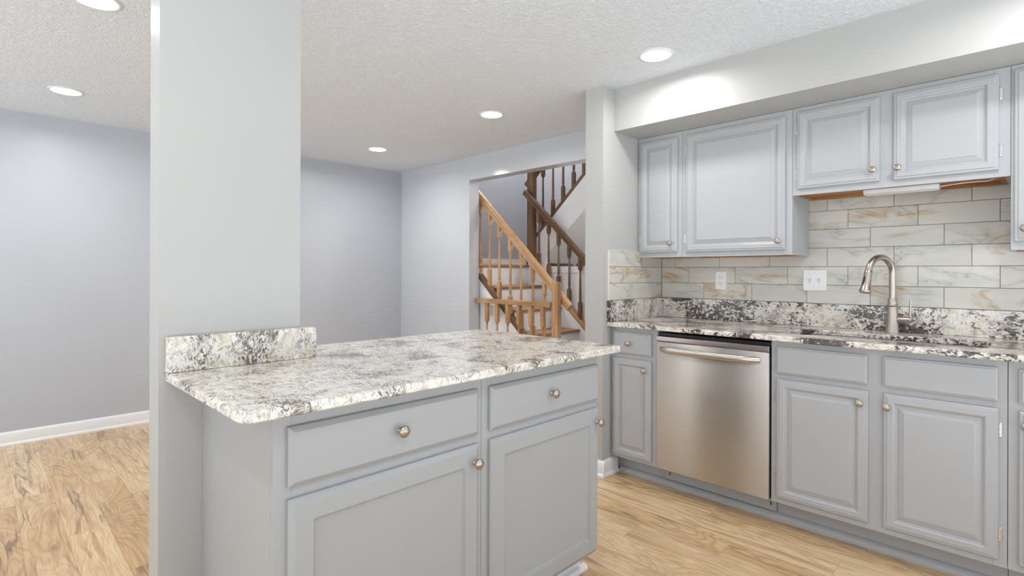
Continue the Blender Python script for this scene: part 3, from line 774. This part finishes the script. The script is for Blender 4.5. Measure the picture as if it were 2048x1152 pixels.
# near side panel and stringer cap
def sloped(zf, x0, x1, dz0, dz1): return [(x0, zf(x0)+dz0), (x1, zf(x1)+dz0), (x1, zf(x1)+dz1), (x0, zf(x0)+dz1)]
xe = K1*(-3.2942 + .6663/.896) - .03
pl = [(-4.05, .001), (xe-.03, .001), (-4.05, zs1(-4.05)-.056)]
MB().prism(pl, 'Y', Y1-.024, Y1+.028).build('side_panel', 'stair_white', t)
MB().prism([(-4.05, zs1(-4.05)), (xe-.055, zs1(xe-.055)), (xe-.055, zs1(xe-.055)-.055), (-4.05, zs1(-4.05)-.055)], 'Y', Y1-.028, Y1+.032, .003, 1).build('stringer_cap', 'dark_slope', t)
def zs2(x): return .690 - .915*(x+3.16)
x2e = -2.46
MB().prism([(XL, .001), (x2e, .001), (x2e, max(.01, zs2(x2e)-.052)), (XL, zs2(XL)-.052)], 'Y', Y2-.030, Y2+.030).build('side_panel', 'stair_white', t)
MB().prism(sloped(zs2, XL+.03, x2e, 0, -.050), 'Y', Y2-.034, Y2+.034, .003, 1).build('stringer_cap', 'oak_slope', t)
# upper flight
t2 = t
def zs3(x): return 2.2626 + .921*(x+3.2413)
XU1 = -2.2
MB().prism([(-4.035, zs3(-4.035)-.05), (XU1, zs3(XU1)-.05), (XU1, zs3(XU1)-.39), (-3.76, zs3(-3.76)-.39), (-3.79, 1.2725), (-3.865, 1.2725), (-3.885, ZL+.002), (-4.035, ZL+.002)], 'Y', Y3-.026, Y3+.026).build('side_panel', 'stair_white', t2)
MB().prism(sloped(zs3, -4.06, XU1, 0, -.05), 'Y', Y3-.030, Y3+.030, .003, 1).build('stringer_cap', 'dark_rise', t2)
MB().prism([(-3.86, zs3(-3.86)-.36), (XU1, zs3(XU1)-.36), (XU1, zs3(XU1)-.38), (-3.86, zs3(-3.86)-.38)], 'Y', Y3+.028, Y4-.102).build('soffit_panel', 'stair_white', t2)
for i in range(7):
    xr = -4.0 + i*RUN; z0 = ZL + i*RISE
    MB().box(xr, xr+.018, Y3+.028, Y4-.004, z0+.001, z0+RISE-.029).build('riser', 'stair_white', t2)
    MB().box(xr-.022, xr+RUN-.0005, Y3+.028, Y4-.004, z0+RISE-.028, z0+RISE, .008, 3).build('tread', 'tread', t2)

def baluster(x, y, z0, z1, blk_bot, blk_top, mat, parent, w=.0335, cut0=0.0, cut1=0.0):
    """square blocks at both ends with a tapered round turning between; cut0/cut1 slope the ends"""
    b = bmesh.new(); h = w/2
    def ring_sq(z, hw, sl=0): return [(x+sx*hw, y+sy*hw, z+sx*hw*sl) for sx, sy in ((-1, -1), (1, -1), (1, 1), (-1, 1))]
    def add_block(za, sa, zb, sb, cham_top):
        A = [b.verts.new(c) for c in ring_sq(za, h, sa)]; B = [b.verts.new(c) for c in ring_sq(zb, h, sb)]
        b.faces.new(A); b.faces.new(B)
        for i in range(4): b.faces.new((A[i], A[(i+1) % 4], B[(i+1) % 4], B[i]))
    add_block(z0, cut0, blk_bot, 0, True); add_block(blk_top, 0, z1, cut1, False)
    bmesh.ops.recalc_face_normals(b, faces=b.faces)
    mb = MB(); mb._add(b)
    L = blk_top-blk_bot
    pr = [(h*1.15, 0), (h*.95, .012), (h*.55, .020), (h*.62, .026), (h*.86, .034), (h*.80, .05), (h*.74, L*.35), (h*.62, L*.7), (h*.50, L-.05), (h*.48, L-.03), (h*.80, L-.012), (h*1.1, L)]
    mb.lathe(pr, (x, y, blk_bot), n=14)
    return mb.build('baluster', mat, parent)
def rail(pts_xz, y, mat, parent, w=.052, hh=.068, name='handrail'):
    (x0, z0), (x1, z1) = pts_xz            # top line of the rail
    L = math.hypot(x1-x0, z1-z0); ang = math.atan2(z1-z0, x1-x0)
    b = bmesh.new(); a = w/2
    sec = [(-a*.72, -hh), (a*.72, -hh), (a*.80, -hh*.62), (a, -hh*.45), (a, -hh*.16), (a*.72, -.003), (a*.3, 0), (-a*.3, 0), (-a*.72, -.003), (-a, -hh*.16), (-a, -hh*.45), (-a*.80, -hh*.62)]
    A = [b.verts.new((0, s_[0], s_[1])) for s_ in sec]; B = [b.verts.new((L, s_[0], s_[1])) for s_ in sec]
    b.faces.new(A); b.faces.new(B)
    for i in range(len(sec)): b.faces.new((A[i], A[(i+1) % len(sec)], B[(i+1) % len(sec)], B[i]))
    bmesh.ops.recalc_face_normals(b, faces=b.faces)
    mb = MB(); mb._add(b, Matrix.Translation((x0, y, z0)) @ Matrix.Rotation(-ang, 4, 'Y'))
    return mb.build(name, mat, parent)
# near railing of the lower flight
R1 = thing('stair_railing', (-3.4, Y1, 0), 'near light oak stair railing sloping down to the square oak end post', 'railing', 'oak stair railings')
def zr1(x): return 1.127 - .927*(x/K1+2.95)
rail([(-4.03, zr1(-4.03)), (-2.765, zr1(-2.765))], Y1+.002, 'oak_slope', R1)
for X0 in (-3.8932, -3.7582, -3.6246, -3.4766, -3.3365, -3.191, -3.0522):
    x = X0*K1; zb = zs1(x); zt_ = zr1(x)-.094
    baluster(x, Y1+.002, zb+.0015, zt_-.0015, zb+.150, zt_-.115, 'oak_v', R1, cut0=-.89, cut1=-.92)
# guard across the opening
R2 = thing('guard_railing', (-3.4, 3.43, 0), 'low level oak guard rail across the wall opening with its square end post', 'railing')
yg = 3.4255
MB().box(XJ+.001, -2.9225, yg-.021, yg+.021, .9145, .9575, .005, 2).build('handrail', 'oak_h', R2)
MB().box(XJ+.001, -2.9225, yg-.02, yg+.02, .001, .03, .003, 1).build('bottom_rail', 'oak_h', R2)
for x in (-3.727, -3.587, -3.447, -3.304, -3.158, -3.018):
    baluster(x, yg, .0315, .9135, .22, .745, 'oak_v', R2, w=.034)
MB().prism([(-2.921, 3.425), (-2.858, 3.425), (-2.858, 3.481), (-2.921, 3.481)], 'Z', .001, 1.128, .004, 2).build('newel_post', 'oak_v', R2)
# far railing of the lower flight
R3 = thing('stair_railing', (-3.4, Y2, 0), 'darker oak stair railing on the far side of the lower flight', 'railing', 'oak stair railings')
def zr2(x): return 1.373 - .918*(x+3.163)
rail([(-3.972, zr2(-3.972)), (-2.5, zr2(-2.5))], Y2-.002, 'dark_slope', R3, w=.05, hh=.064)
for x in (-3.782, -3.647, -3.511, -3.370, -3.231, -3.09, -2.95, -2.81, -2.67):
    zb = zs2(x); zt_ = zr2(x)-.088
    baluster(x, Y2-.002, zb+.0015, zt_-.0015, zb+.155, zt_-.105, 'dark_v', R3, cut0=-.9, cut1=-.91)
# upper railing
R4 = thing('stair_railing', (-3.6, Y3, ZL), 'dark brown railing of the upper flight with the tall centre post', 'railing', 'oak stair railings')
MB().box(-3.995, -3.905, 4.262, 4.324, ZL+.001, 2.62, .004, 2).build('newel_post', 'dark_v', R4)
def zr3(x): return 2.222 + .921*(x+4.105)
rail([(-4.115, zr3(-4.115)), (-2.4, zr3(-2.4))], Y3, 'dark_rise', R4, w=.055, hh=.07)
for x in (-3.845, -3.702, -3.562, -3.421, -3.285, -3.145, -3.0, -2.86, -2.72, -2.58):
    zb = zs3(x); zt_ = zr3(x)-.098
    baluster(x, Y3, zb+.0015, zt_-.0015, zb+.15, zt_-.10, 'dark_v', R4, cut0=.92, cut1=.92)
